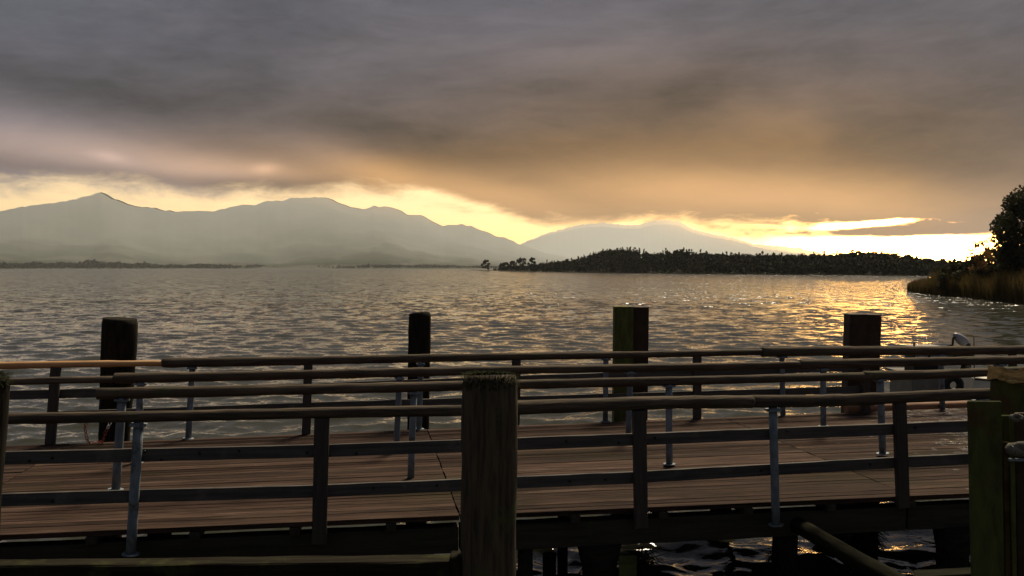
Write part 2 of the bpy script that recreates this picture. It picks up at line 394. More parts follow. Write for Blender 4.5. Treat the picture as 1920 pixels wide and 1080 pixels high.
# ---------------------------------------------------------------- water
def build_water():
    rg = np.random.default_rng(3)
    r = [1.2]
    while r[-1] < 9300:
        q = r[-1]; r.append(q * (1 + (.0046 if q < 160 else .0046 + .03 * min(1, (q - 160) / 1500))) + (.0 if q > 4 else .02))
    r = np.array(r)
    az = np.concatenate([np.linspace(-math.pi, -.72, 40, endpoint=False), np.linspace(-.72, .72, 760), np.linspace(.72, math.pi, 41)[1:-1]])
    R, A = np.meshgrid(r, az, indexing='ij'); X = R * np.sin(A); Y = R * np.cos(A); Z = np.zeros_like(X); DX = Z.copy(); DY = Z.copy()
    dr = np.gradient(r)[:, None] * np.ones_like(X)
    NC = 84; lam = np.exp(np.linspace(math.log(.20), math.log(3.2), NC)) * rg.uniform(.93, 1.07, NC)
    sel = R[:, 0] < 420; k0 = sel.sum()
    Xs, Ys, ds = X[:k0], Y[:k0], dr[:k0] + .35 * R[:k0] * (1.44 / 760)
    for l in lam:
        th = rg.normal(math.radians(-8), .70); k = 2 * math.pi / l; s = .165 * math.sqrt(2 / NC) * (.85 if l > 1.6 else 1.15)
        a = s / k * np.clip((l / ds - 2.2) / 2.5, 0, 1)
        ph = k * (Xs * math.sin(th) + Ys * math.cos(th)) + rg.uniform(0, 6.28)
        Z[:k0] += a * np.cos(ph); DX[:k0] -= .75 * a * math.sin(th) * np.sin(ph); DY[:k0] -= .75 * a * math.cos(th) * np.sin(ph)
    # gusts: patches of higher and lower waves
    g = 1 + .28 * np.sin(X * .09 + 1.3 + .6 * np.sin(Y * .05)) * np.sin(Y * .13 + .04 * X)
    V_ = np.stack([X + DX * g, Y + DY * g, Z * g], -1).reshape(-1, 3)
    n, m = X.shape; i, j = np.meshgrid(np.arange(n - 1), np.arange(m), indexing='ij'); j2 = (j + 1) % m
    q = np.stack([i * m + j, i * m + j2, (i + 1) * m + j2, (i + 1) * m + j], -1).reshape(-1, 4)[:, ::-1]
    V_ = np.concatenate([V_, [[0, 0, 0]]]); c = n * m
    t = np.stack([np.full(m, c), np.arange(m), (np.arange(m) + 1) % m], 1)[:, ::-1]
    me = np_mesh('lake_water', V_, q, t, M['water'], True)
    return tag(link('lake_water', me), 'rippled dark lake water with sunset glints', kind='structure')
build_water()

# ---------------------------------------------------------------- mountains, far shore, headland
SNOW = [(192, 368, 8000, 30), (180, 379, 8000, 26), (203, 373, 8000, 26), (104, 412, 7800, 36), (92, 414, 7800, 34), (112, 409, 7800, 30), (730, 418, 7900, 18), (440, 398, 7900, 14)]
M['mountain'] = mountain_material()
def skyline(pts):
    x = np.array([p[0] for p in pts], float); y = np.array([p[1] for p in pts], float)
    az = np.arctan((x - PX) / F / (CP)) ; return az, y
def fbm(x, y, seed, octs=5, f0=1.0):
    rg = np.random.default_rng(seed); o = np.zeros_like(x); a = 1.0
    for k in range(octs):
        f = f0 * 2 ** k
        for _ in range(3):
            th = rg.uniform(0, 6.28); o += a / 3 * np.sin(f * (x * math.cos(th) + y * math.sin(th)) + rg.uniform(0, 6.28) + 1.3 * np.sin(f * .7 * (x * math.sin(th) - y * math.cos(th)) + rg.uniform(0, 6.28)))
        a *= .52
    return o
RIDGE = []
def mountain(name, pts, R0, front, back, seed, label, rocky):
    xs = np.linspace(pts[0][0], pts[-1][0], 620); ys = np.interp(xs, [p[0] for p in pts], [p[1] for p in pts])
    rg = np.random.default_rng(seed)
    ys = ys + np.interp(xs, np.linspace(xs[0], xs[-1], 240), rg.normal(0, rocky, 240))
    dirs = np.array([list(ray(x, y)) for x, y in zip(xs, ys)]); hor = np.hypot(dirs[:, 0], dirs[:, 1])
    H = CAMZ + dirs[:, 2] / hor * R0; az = np.arctan2(dirs[:, 0], dirs[:, 1])
    t = np.concatenate([np.linspace(-1, 0, 56), np.linspace(0, 1, 14)[1:]])
    T, Aa = np.meshgrid(t, az, indexing='ij'); Hh = np.maximum(H, 2)[None, :] * np.ones_like(T)
    rr = R0 + np.where(T < 0, T * front, T * back)
    X, Y = rr * np.sin(Aa), rr * np.cos(Aa)
    prof = np.where(T < 0, (1 + T) ** 1.35, (1 - T) ** 1.1)
    n = fbm(X / 1000, Y / 1000, seed, 6, 2.2)
    env = np.sin(np.clip((1 + T), 0, 1) * math.pi) ** 1.0 * (T < 0)
    Z = Hh * np.clip(prof + .13 * n * env, 0, None)
    Z = np.where(T < 0, np.minimum(Z, Hh * (1 + T * .03)), Z); Z[0] = -2; Z[-1] = -2
    RIDGE.append((xs, ys))
    V_ = np.stack([X, Y, Z], -1).reshape(-1, 3); a, b = T.shape
    i, j = np.meshgrid(np.arange(a - 1), np.arange(b - 1), indexing='ij')
    q = np.stack([i * b + j, i * b + j + 1, (i + 1) * b + j + 1, (i + 1) * b + j], -1).reshape(-1, 4)[:, ::-1]
    return tag(link(name, np_mesh(name, V_, q, None, M['mountain'], True)), label, kind='structure')
R1 = [(-900, 470), (-600, 420), (-300, 402), (-120, 405), (0, 396), (60, 385), (130, 377), (165, 367), (182, 361.5), (190, 360), (200, 363), (215, 372), (250, 385), (300, 393), (330, 396), (400, 396),
      (440, 387), (455, 383.5), (480, 385), (500, 377), (540, 375), (560, 370), (580, 371.5), (600, 369), (612, 370), (625, 374), (650, 386), (680, 392), (700, 388), (720, 386), (745, 392), (765, 403), (790, 404),
      (810, 413), (830, 424), (860, 420), (880, 424), (900, 431), (930, 443), (950, 446), (970, 456), (1000, 466), (1040, 478), (1100, 490), (1180, 498)]
R2 = [(880, 492), (940, 472), (985, 455), (1020, 442), (1060, 434), (1090, 427), (1130, 425), (1180, 429), (1200, 427), (1225, 421), (1245, 420), (1270, 422), (1285, 430), (1300, 437), (1340, 445), (1380, 452),
      (1420, 464), (1500, 476), (1600, 490), (1700, 497)]
mountain('mountain_range', R1, 8000, 2300, 1200, 4, 'long hazy mountain range with a pointed peak on the left', .9)
mountain('mountain_range', R2, 9800, 1500, 900, 9, 'faint farther mountains fading into the sunset glow', .8)

def leaf_quads(rg, cen, rad, n, size, flat=.6, top=None):
    """n bent leaf-clump quads spread through ellipsoids (cen, rad)"""
    k = rg.integers(0, len(cen), n); d = rg.normal(0, 1, (n, 3)); d /= np.linalg.norm(d, axis=1)[:, None]
    d *= (rg.uniform(0, 1, n) ** .45)[:, None]
    p = cen[k] + d * rad[k]
    a = rg.normal(0, 1, (n, 3)); a /= np.linalg.norm(a, axis=1)[:, None]; b = np.cross(a, rg.normal(0, 1, (n, 3))); b /= np.linalg.norm(b, axis=1)[:, None]
    s = size * rg.uniform(.55, 1.35, n)[:, None]
    c = np.cross(a, b) * s * .35
    v = np.stack([p - a * s, p - b * s * flat + c, p + a * s, p + b * s * flat + c], 1).reshape(-1, 3)
    return v, np.arange(4 * n).reshape(n, 4)
def land(name, az, r0, r1, h, label, material, n=14, jag=0.0, seed=1, cliff=.35):
    rg = np.random.default_rng(seed); t = np.linspace(0, 1, n)
    T, A = np.meshgrid(t, az, indexing='ij'); rr = r0[None] * (1 - T) + r1[None] * T
    Z = -.6 + (h[None] + .6) * (1 - (1 - T) ** 2.2); Z = Z + (rg.uniform(-1, 1, T.shape) * jag) * np.minimum(1, T * 4)
    Z[0] = -1.0
    X, Y = rr * np.sin(A), rr * np.cos(A)
    bk = np.stack([X[-1] * 1.02, Y[-1] * 1.02, np.full_like(X[-1], -1.0)], -1)
    V_ = np.concatenate([np.stack([X, Y, Z], -1).reshape(-1, 3), bk]); b = len(az)
    i, j = np.meshgrid(np.arange(n), np.arange(b - 1), indexing='ij')
    q = np.stack([i * b + j, i * b + j + 1, (i + 1) * b + j + 1, (i + 1) * b + j], -1).reshape(-1, 4)[:, ::-1]
    return tag(link(name, np_mesh(name, V_, q, None, material, True)), label, kind='structure')
def px_az(x): d = ray(x, 505); return math.atan2(d.x, d.y)
def el_at(x, y):
    d = ray(x, y); return d.z / math.hypot(d.x, d.y)
# far shore and its woods
fx = np.linspace(-900, 1500, 240); fa = np.array([px_az(x) for x in fx])
fs = 5200 + 500 * np.sin(fx / 260.) + 180 * np.sin(fx / 71.)
fb = fs + 900; fh = 10 + 6 * np.sin(fx / 97.)
land('far_shore', fa, fs, fb, fh, 'low far shore along the foot of the mountains', M['far_land'])
rg = np.random.default_rng(21); vs, qs, off = [], [], 0
wt_h = np.interp(fx, [-900, 0, 60, 120, 180, 240, 300, 420, 520, 640, 780, 900, 1500], [24, 28, 22, 30, 34, 26, 20, 26, 18, 17, 13, 10, 9])
for k in range(7000):
    u = rg.uniform(0, len(fx) - 1); i = int(u); t = rg.uniform(.0, .5) ** .8
    a = fa[i] + (u - i) * (fa[min(i + 1, 239)] - fa[i]); r_ = fs[i] + t * 900; hh = wt_h[i] * rg.uniform(.6, 1.1) * (1 + .25 * math.sin(u * .9) * math.sin(u * .31))
    g = fh[i] * (1 - (1 - t) ** 2.2); c = np.array([[r_ * math.sin(a), r_ * math.cos(a), g + hh * .5]])
    v, q = leaf_quads(rg, c, np.array([[hh * .45, hh * .4, hh * .5]]), 9, hh * .28); vs.append(v); qs.append(q + off); off += len(v)
tag(link('far_woodland', np_mesh('far_woodland', np.concatenate(vs), np.concatenate(qs), None, M['forest'])), 'thin dark strip of woods on the far shore', kind='stuff')
# headland
SH = [(878, 506.6), (900, 507.4), (950, 508.3), (1000, 509.6), (1100, 511.2), (1300, 513.6), (1500, 515.4), (1740, 517.4), (1850, 518.6), (2000, 520), (2300, 522)]
SKY_ = [(878, 505.4), (900, 504.2), (920, 503.5), (940, 500), (960, 497), (985, 496), (1010, 492), (1040, 488), (1070, 485), (1095, 480), (1112, 473), (1125, 469), (1150, 466), (1188, 466), (1205, 470), (1240, 472.5), (1258, 468), (1272, 466), (1300, 469),
        (1330, 473), (1400, 475), (1500, 475), (1560, 473.5), (1600, 470), (1660, 470.5), (1690, 476), (1740, 482), (1790, 486), (1830, 488), (1900, 488), (2000, 484), (2300, 480)]
hx = np.linspace(878, 2300, 200); ha = np.array([px_az(x) for x in hx])
hy = np.interp(hx, *zip(*SH)); hs = np.array([-CAMZ / el_at(x, y) for x, y in zip(hx, hy)])
sy = np.interp(hx, *zip(*SKY_)); hb = hs * 1.10 + 18 + 25 * np.clip((hx - 1000) / 300, 0, 1)
hz = np.array([CAMZ + el_at(x, y) * r_ for x, y, r_ in zip(hx, sy, hb)])          # canopy height at the skyline
tree_h = np.clip(hz * .72, .8, 9.0); hg = np.maximum(hz - tree_h, .35)
land('headland', ha, hs, hb, hg, 'low headland reaching into the lake from the right', M['soil'], jag=.15, seed=5)
rg = np.random.default_rng(33); vs, qs, off = [], [], 0; NT = 0
for k in range(4600):
    u = rg.uniform(0, len(hx) - 1.001); i = int(u); f = u - i; x = hx[i] + f * (hx[1] - hx[0])
    if x < 925 or x > 2080: continue
    t = rg.uniform(0, 1) ** 1.15
    a = ha[i] + f * (ha[i + 1] - ha[i]); s0 = hs[i] + f * (hs[i + 1] - hs[i]); s1 = hb[i] + f * (hb[i + 1] - hb[i]); r_ = s0 + (s1 - s0) * t
    gz = (hg[i] + f * (hg[i + 1] - hg[i])) * (1 - (1 - t) ** 2.2)
    th = (tree_h[i] + f * (tree_h[i + 1] - tree_h[i])) * rg.uniform(.72, 1.10) * (.75 + .25 * t)
    con = rg.uniform() < (.40 if (1100 < x < 1210 or 1240 < x < 1300) else .08)
    P0 = np.array([r_ * math.sin(a), r_ * math.cos(a), gz]); NT += 1
    if con:
        th *= 1.06; L = np.linspace(.10, .97, 7); c = P0 + np.stack([0 * L, 0 * L, th * L], 1)
        rd = np.stack([(1.02 - L) * th * .20 + .1] * 2 + [np.full(7, th * .09)], 1); v, q = leaf_quads(rg, c, rd, 34, th * .10)
    else:
        m = 5; c = P0 + np.stack([rg.normal(0, th * .15, m), rg.normal(0, th * .15, m), th * rg.uniform(.15, .80, m)], 1)
        rd = np.full((m, 3), th * .2) * rg.uniform(.7, 1.1, (m, 1)); v, q = leaf_quads(rg, c, rd, 40, th * .125)
    vs.append(v); qs.append(q + off); off += len(v)
tag(link('forest', np_mesh('forest', np.concatenate(vs), np.concatenate(qs), None, M['forest'])), 'dark mixed forest covering the headland', kind='stuff')

def limb_tube(pts, r0, r1, seed=0, ns=7):
    return pts, np.linspace(r0, r1, len(pts)), ns
def join_tubes(name, tubes, material):
    vs, qs, off = [], [], 0
    for pts, rad, ns in tubes:
        me = tube_mesh('tmp', pts, rad, material, ns, .05, False); n = len(me.vertices)
        v = np.zeros(n * 3, np.float32); me.vertices.foreach_get('co', v); vs.append(v.reshape(-1, 3))
        l = np.zeros(len(me.loops), np.int32); me.loops.foreach_get('vertex_index', l); qs.append(l.reshape(-1, 4) + off); off += n
        bpy.data.meshes.remove(me)
    return np_mesh(name, np.concatenate(vs), np.concatenate(qs), None, material, True)
def tree(name, base, h, spread, label, group, seed, nleaf, leaf, lm='leaf', clusters=12, low=.3, tall=1.0, cat='tree', trunk_r=None, leanx=0.0, crad=.30):
    rg = np.random.default_rng(seed); o = thing(name, label, cat, base, group); tr = trunk_r or h * .022
    top = np.array([leanx * h, 0, h * .82]); tb = [(np.array([[0, 0, -.3], [leanx * h * .3 + rg.normal(0, .01) * h, 0, h * .25], [leanx * h * .6, rg.normal(0, .01) * h, h * .5], list(top)]), np.linspace(tr, tr * .3, 4), 8)]
    cen, rad = [], []
    for k in range(clusters):
        z = h * (low + (.93 - low) * ((k + .5) / clusters)); w = spread * math.sin(math.pi * min(.98, max(.12, ((z / h - low) / (1.02 - low)) * .86 + .14))) ** .7
        th = k * 2.4 + rg.uniform(-.4, .4); e = np.array([leanx * z + w * math.cos(th) * rg.uniform(.55, .95), w * math.sin(th) * rg.uniform(.55, .95), z])
        s = np.array([leanx * z * .8, 0, z * .68]); tb.append((np.array([s, (s + e) / 2 + [0, 0, h * .015], e]), np.array([tr * .42, tr * .26, tr * .08]), 5))
        cen.append(e); rad.append(spread * crad * rg.uniform(.75, 1.25) * np.array([1, 1, .85 * tall]))
    cen.append(np.array([leanx * h, 0, h * .88])); rad.append(spread * crad * np.array([.9, .9, 1.0 * tall]))
    B = Matrix.Translation(base)
    link('trunk', join_tubes('trunk', tb, M['bark']), o, B)
    v, q = leaf_quads(rg, np.array(cen), np.array(rad), nleaf, leaf)
    link('crown', np_mesh('crown', v, q, None, M[lm]), o, B)
    return o
def shore_pt(x, k=1.02):
    y = np.interp(x, *zip(*SH)); r_ = -CAMZ / el_at(x, y) * k; a = px_az(x)
    return Vector((r_ * math.sin(a), r_ * math.cos(a), .3)), r_
for (x, h_px, w_px, lab, sd_) in ((910, 18, 9, 'lone small tree at the very tip of the dark headland', 1), (946, 13, 12, 'low round bush on the headland between the lone tip tree and the taller round tree', 2),
                              (960, 17, 8, 'slim tree on the headland just left of the broad round tree', 3),
                              (976, 22, 14, 'broad round tree at the left end of the headland woods', 4), (997, 24, 10, 'upright tree where the headland forest begins, right of the broad round tree', 6)):
    p, r_ = shore_pt(x); s = r_ / F; p.z = .9
    tree('shore_tree', p, h_px * s * 1.05, w_px * s, lab, 'trees at the tip of the headland', sd_, 900, 1.3 * s, 'forest', 9, .12)

# reed bank on the right
RB = [(1702, 545.5), (1720, 549), (1760, 553.5), (1820, 559), (1870, 564.5), (1920, 570), (2000, 580), (2150, 600)]
bx = np.linspace(1702, 2150, 60); by = np.interp(bx, *zip(*RB)); ba = np.array([px_az(x) for x in bx])
br = np.array([-CAMZ / el_at(x, y) for x, y in zip(bx, by)]); bd = 3 + 75 * np.clip((bx - 1702) / 130, 0, 1) ** .8
land('reed_bank', ba, br, br + bd, np.full(60, .35) + .4 * np.clip((bx - 1750) / 100, 0, 1), 'low bank under the reeds on the right', M['soil'], jag=.03, seed=8)
rg = np.random.default_rng(55); n = 30000
u = rg.uniform(0, 1, n) ** .75 * 58.99; i = u.astype(int); f = u - i
aa = ba[i] + f * (ba[1] - ba[0]); t = rg.uniform(0, 1, n) ** 1.7; rr = br[i] - .6 + t * bd[i] * .8
xx = bx[i] + f * (bx[1] - bx[0])
hh = (1.2 + 1.8 * np.clip((xx - 1704) / 50, 0, 1) ** .7) * rg.uniform(.65, 1.15, n) * (1 + .12 * np.sin(xx / 9.) + .1 * np.sin(xx / 23.)) + .5 * np.clip((xx - 1760) / 100, 0, 1)
X, Y = rr * np.sin(aa), rr * np.cos(aa); Z0 = np.full(n, -.1) + .4 * t
ph = rg.uniform(0, 6.28, n); w = rg.uniform(.018, .045, n); ln = rg.normal(0.05, .16, (n, 2)) * hh[:, None]
wx, wy = np.cos(ph) * w, np.sin(ph) * w
V_ = np.stack([np.stack([X - wx, Y - wy, Z0], 1), np.stack([X + wx, Y + wy, Z0], 1), np.stack([X + ln[:, 0] * .4 + wx * 1.3, Y + ln[:, 1] * .4 + wy * 1.3, Z0 + hh * .6], 1),
               np.stack([X + ln[:, 0], Y + ln[:, 1], Z0 + hh], 1), np.stack([X + ln[:, 0] * .4 - wx * 1.3, Y + ln[:, 1] * .4 - wy * 1.3, Z0 + hh * .6], 1)], 1).reshape(-1, 3)
o5 = np.arange(n) * 5
tag(link('reeds', np_mesh('reeds', V_, np.stack([o5, o5 + 1, o5 + 2, o5 + 4], 1), np.stack([o5 + 4, o5 + 2, o5 + 3], 1), M['reed'])), 'tall brown reeds fringing the right shore', kind='stuff')
def bank_pt(x, r_): a = px_az(x); return Vector((r_ * math.sin(a), r_ * math.cos(a), .4))
T1 = bank_pt(1938, 136)
tree('broadleaf_tree', T1, 14.2, 5.9, 'large dark broadleaf tree at the right edge, its crown cut by the frame', 'trees on the reed bank', 71, 12000, .25, 'leaf', 22, .24, 1.0, crad=.34)
tree('broadleaf_tree', bank_pt(2040, 134), 15.0, 4.6, 'tall dark tree just outside the right edge behind the large one', 'trees on the reed bank', 72, 6000, .26, 'leaf', 20, .2, crad=.34)
tree('thin_shrub', bank_pt(1838, 140), 8.0, 1.6, 'sparse orange-leaved young tree left of the large dark tree', 'trees on the reed bank', 73, 800, .15, 'leaf_autumn', 14, .42, crad=.36, trunk_r=.05)
for k, (x, r_, h, s, lab) in enumerate(((1790, 150, 4.2, 2.2, 'low bush at the left end of the bank behind the reeds'), (1822, 147, 4.9, 2.6, 'rounded bush under the sparse orange-leaved tree'), (1858, 145, 5.8, 2.9, 'dense bush below the left side of the large tree'),
                                   (1895, 142, 6.0, 3.0, 'dense bush in front of the large tree trunk'), (1935, 140, 6.4, 3.4, 'broad bush at the right edge of the frame'))):
    tree('shore_bush', bank_pt(x, r_), h * 1.1, s, lab, 'bushes behind the reeds', 80 + k, 3000, .19, 'leaf', 9, .08, cat='bush', crad=.45)

# ---------------------------------------------------------------- jetty
NA, NB = onz(0, 1003, DECK), onz(1812, 925, DECK)        # near edge of the deck
FA, FB = onz(0, 837, DECK), onz(1640, 771, DECK)         # far edge
U = (NB - NA).normalized(); Wd = Vector((-U.y, U.x, 0))
def sparam(p): return (p - NA).dot(U)
def near(s): return NA + U * s
UF = (FB - FA).normalized()
def far(s):                                              # far-edge point opposite station s
    k = ((NA + U * s) - FA).dot(U) / UF.dot(U); return FA + UF * k
def dk(s, t, z=DECK):
    p = near(s).lerp(far(s), t); p.z = z; return p
J = [sparam(onz(25, 895, DECK)), sparam(onz(828, 876, DECK)), sparam(onz(1640, 901, DECK))]
cuts = [J[0] - 5.2, J[0], J[1], J[2], J[2] + 4.6, J[2] + 9.5]
jetty = thing('jetty', 'long plank jetty of red-brown boards on dark piles', 'jetty', dk(J[1], .5))
NPL = 40
for si in range(len(cuts) - 1):
    a, b = cuts[si] + .006, cuts[si + 1] - .006
    for k in range(NPL):
        t0, t1 = k / NPL, (k + 1) / NPL; g = .0006; dz = random.uniform(-.004, .004); th = .05
        ja, jb = random.uniform(-.004, .004), random.uniform(-.004, .004)
        if k == 0: ja += random.uniform(-.02, .02)
        c = [dk(a + ja, t0 + g), dk(b + jb, t0 + g), dk(b + jb, t1 - g), dk(a + ja, t1 - g)]
        m = frame(c[0].lerp(c[3], .5), c[1].lerp(c[2], .5)); mi = m.inverted()
        lo = [mi @ p for p in c]; bm = bmesh.new()
        tv = [bm.verts.new((p.x, p.y, dz)) for p in lo]; bv = [bm.verts.new((p.x, p.y, -th + dz)) for p in lo]
        bm.faces.new(tv); bm.faces.new(bv[::-1])
        for e in range(4): bm.faces.new((tv[e], bv[e], bv[(e + 1) % 4], tv[(e + 1) % 4]))
        bmesh.ops.bevel(bm, geom=[e for e in bm.edges if all(v.co.z > -th * .5 for v in e.verts)], offset=.003, segments=1, affect='EDGES')
        link('plank', bm_mesh('plank', bm, M['plank']), jetty, m)
S0, S1 = cuts[0], cuts[-1]
# cross joists and long beams under the planks
s = S0 + .3; kk = 0
while s < S1:
    bar('joist', dk(s, -.005, DECK - .092), dk(s, 1.005, DECK - .092), .10, .075, M['beam'], jetty); s += .92; kk += 1
for t in (.028, .50, .965):
    for a, b in zip(cuts[:-1], cuts[1:]):
        bar('beam', dk(a + .01, t, DECK - .265), dk(b - .01, t, DECK - .265), .18, .265, M['beam'], jetty, wob=.003)
# piles below (with weed at the waterline)
def weed(parent, p, r, h, n, seed, z0=.0):
    rg = np.random.default_rng(seed); a = rg.uniform(0, 6.28, n); z = z0 + rg.uniform(-.12, h, n); L = rg.uniform(.06, .22, n)
    b = np.stack([p.x + r * np.cos(a), p.y + r * np.sin(a), z], 1); d = np.stack([np.cos(a), np.sin(a), rg.uniform(-1.4, .1, n)], 1); d /= np.linalg.norm(d, axis=1)[:, None]
    e = b + d * L[:, None]; sd2 = np.stack([-np.sin(a), np.cos(a), rg.normal(0, .4, n)], 1) * .010
    v = np.stack([b - sd2, b + sd2, e + sd2 * .4, e - sd2 * .4], 1).reshape(-1, 3)
    o = link('weed', np_mesh('weed', v, np.arange(4 * n).reshape(n, 4), None, M['weed']), parent); o['kind'] = 'stuff'; return o
def support_pile(p, r, top, seed, cap=False, weeds=0):
    n = 14; z = np.linspace(-2.2, top, n); rr = np.full(n, r)
    if cap: rr = r * (1 + .40 * np.clip((z - (top - .30)) / .16, 0, 1))
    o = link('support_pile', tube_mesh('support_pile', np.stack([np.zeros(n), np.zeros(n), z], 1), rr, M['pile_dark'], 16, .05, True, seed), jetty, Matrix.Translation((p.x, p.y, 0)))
    if weeds: weed(o, p, r * .95, .45, weeds, seed, .72)
    return o
zb = DECK - .40
def under(x, y, off):                                    # point where a pixel meets the vertical plane of a beam line
    return online(x, y, dk(0, off), dk(8, off))
for (x, wpx, off, cap, wd) in ((985, 30, .028, False, 0), (1055, 20, .30, False, 0), (1124, 62, .028, True, 160), (1472, 46, .028, False, 320), (1624, 44, .30, False, 320), (1787, 56, .028, True, 60),
                               (120, 56, .028, True, 0), (430, 46, .028, False, 0), (700, 52, .028, False, 60), (300, 44, .5, False, 0), (900, 44, .5, False, 0), (1350, 40, .965, False, 0), (1560, 40, .965, False, 0), (1880, 52, .5, False, 80)):
    p = under(x, 1020, off); d = p.y; support_pile(p, wpx * d / F / 2, zb + (.012 if cap else .0), int(x), cap, wd)
p = under(1030, 1060, .15); support_pile(p, .075, 1.02, 41)
weed(jetty, under(1205, 1040, .03), .09, .42, 420, 91, .80); 
q = under(1176, 1040, .0); link('steel_plate', bm_mesh('steel_plate', (lambda b: (box_bm(b, -.09, .09, -.012, .012, -.2, .1, .004), b)[1])(bmesh.new()), M['steel_green']), jetty, Matrix.Translation((q.x, q.y - .05, 1.12)))
a, b = under(1490, 982, .02), at(1712, 1112, 7.6); log('brace', a, b, .085, .095, M['weed'], jetty, seed=5, bend=.004)

# ---------------------------------------------------------------- railings
class Rail:
    def __init__(s, name, label, A, B):
        s.A, s.B = A, B; s.o = thing(name, label, 'railing', A, 'railings along the jetty')
    def p(s, x, y): return online(x, y, s.A, s.B)
    def pxm(s, x): return F / s.p(x, 750).y
    def log(s, x0, y0, x1, y1, w0, w1, m, seed, shift=0.0, part='top_rail', bend=.008):
        a, b = s.p(x0, y0), s.p(x1, y1); n = Vector((-(s.B - s.A).y, (s.B - s.A).x, 0)).normalized() * shift
        o = log(part, a + n, b + n, w0 / 2 / s.pxm(x0), w1 / 2 / s.pxm(x1), m, s.o, .10, seed, bend); return o
    def board(s, x0, y0, x1, y1, h=.125, shift=.0, seed=0):
        n = Vector((-(s.B - s.A).y, (s.B - s.A).x, 0)).normalized() * shift
        return bar('board', s.p(x0, y0) + n, s.p(x1, y1) + n, .034, h, M['board'], s.o, bev=.004, wob=.0015)
    def timber(s, xt, yt, xb, yb, wpx, shift=0.0, m='timber_post'):
        n = Vector((-(s.B - s.A).y, (s.B - s.A).x, 0)).normalized() * shift
        a, b = s.p(xb, yb) + n, s.p(xt, yt) + n; along = (s.B - s.A).normalized(); w = wpx / s.pxm(xb)
        return bar('timber_post', a, b, w, .075, M[m], s.o, up=along.cross(Vector((0, 0, 1))), bev=.006, wob=.002)
    def pipe(s, xt, yt, xb, yb, wpx, shift=0.0, foot=True):
        n = Vector((-(s.B - s.A).y, (s.B - s.A).x, 0)).normalized() * shift
        a, b = s.p(xb, yb) + n, s.p(xt, yt) + n; r = wpx / 2 / s.pxm(xb); L = (b - a).length
        prof = [(0, r)] + [(L * k / 4, r) for k in range(1, 5)]
        o = link('pipe_post', tube_mesh('pipe_post', [(x, 0, 0) for x, _ in prof], [q for _, q in prof], M['galv'], 14), s.o, frame(a, b))
        if foot:
            link('foot_plate', tube_mesh('foot_plate', [(0, 0, 0), (.012, 0, 0)], [r * 1.8, r * 1.8], M['galv'], 12), o, frame(a, b))
        bm = bmesh.new(); box_bm(bm, L - .035, L - .012, -r * 1.6, r * 1.6, -r * 1.5, r * 1.5, .003)
        link('saddle', bm_mesh('saddle', bm, M['galv']), o, frame(a, b)); return o
rn = Rail('front_railing', 'front railing nearest the camera, two flat boards under a thick round top rail', near(0) - Wd * .05, near(8) - Wd * .05)
rn.log(-420, 794, 918, 769, 22, 21, M['log'], 1, .0); rn.log(905, 766, 1410, 752.5, 28, 24, M['log'], 2); rn.log(1409, 752.5, 2250, 727, 23, 18, M['log'], 3)
for x0, y0, y1_, x1, y2, y3 in ((-420, 871, 952, 603, 847.5, 923), (603, 847.5, 923, 1199, 825.5, 897), (1199, 825.5, 897, 1689, 806, 869), (1689, 806, 869, 2300, 781, 838)):
    rn.board(x0 + 1, y0, x1 - 1, y2, .122, .058); rn.board(x0 + 1, y1_, x1 - 1, y3, .120, .058)
bm = bmesh.new(); bmesh.ops.create_cone(bm, cap_ends=True, segments=10, radius1=.014, radius2=.011, depth=.014)
bolt_me = bm_mesh('bolt', bm, M['black'])
for x, y in ((52, 866), (95, 861), (300, 864), (372, 852), (447, 847), (95, 942), (270, 848), (575, 850), (668, 852), (1063, 829), (1162, 832), (1070, 904), (1137, 901), (1230, 823), (1430, 884), (1635, 872), (1480, 809), (1720, 803), (700, 917), (820, 912)):
    nrm = Vector((-(rn.B - rn.A).y, (rn.B - rn.A).x, 0)).normalized(); p = rn.p(x, y) + nrm * .034
    link('bolt', bolt_me, rn.o, Matrix.Translation(p) @ Matrix.Rotation(math.pi / 2, 4, 'X'))
for a in ((604, 783, 598, 1020, 28), (1198, 770, 1202, 990, 25), (1686, 754, 1693, 952, 23), (1958, 745, 1966, 925, 22), (-60, 796, -75, 1045, 28)): rn.timber(*a)
for a in ((260, 792, 245, 1040, 18.5), (910, 778, 908, 1010, 17), (1449, 764, 1455, 985, 16), (1838, 748, 1846, 940, 15)): rn.pipe(*a)
rc = Rail('lane_railing', 'second railing from the camera, round pole on bare pipe posts, butt end at left', dk(0, .333), dk(8, .360))
rc.log(181, 738, 1632, 705, 22, 15, M['log'], 11); rc.log(1618, 704.5, 2250, 688, 18, 16, M['log'], 12, .0)
for a in ((229, 746, 217, 919, 16), (776, 733, 770, 899, 13), (1254, 720, 1255, 871, 13), (1650, 709, 1655, 851, 13), (1985, 700, 1993, 836, 12)): rc.pipe(*a)
rb = Rail('lane_railing', 'third railing from the camera, round pole on bare pipe posts behind the butt-ended one', dk(0, .667), dk(8, .68))
rb.log(-350, 724, 222, 711.5, 16, 13, M['log'], 21); rb.log(214, 709.5, 1505, 684, 20, 13, M['log'], 22); rb.log(1499, 683.5, 2200, 671, 18, 15, M['log'], 23)
for a in ((264, 717, 257, 868, 13), (749, 706, 743, 848, 11.5), (1182, 696, 1178, 824, 11), (1543, 690, 1544, 800, 11), (1875, 682, 1879, 786, 11), (-180, 728, -196, 886, 13)): rb.pipe(*a)
rf = Rail('back_railing', 'farthest railing by the water, one pale fresh pole at its left end', far(0), far(8))
rf.log(-380, 692, 308, 681, 18, 11, M['log_fresh'], 31); rf.log(304, 680.5, 1436, 660, 19, 12, M['log'], 32); rf.log(1428, 660, 2150, 654, 19, 15, M['log'], 33)
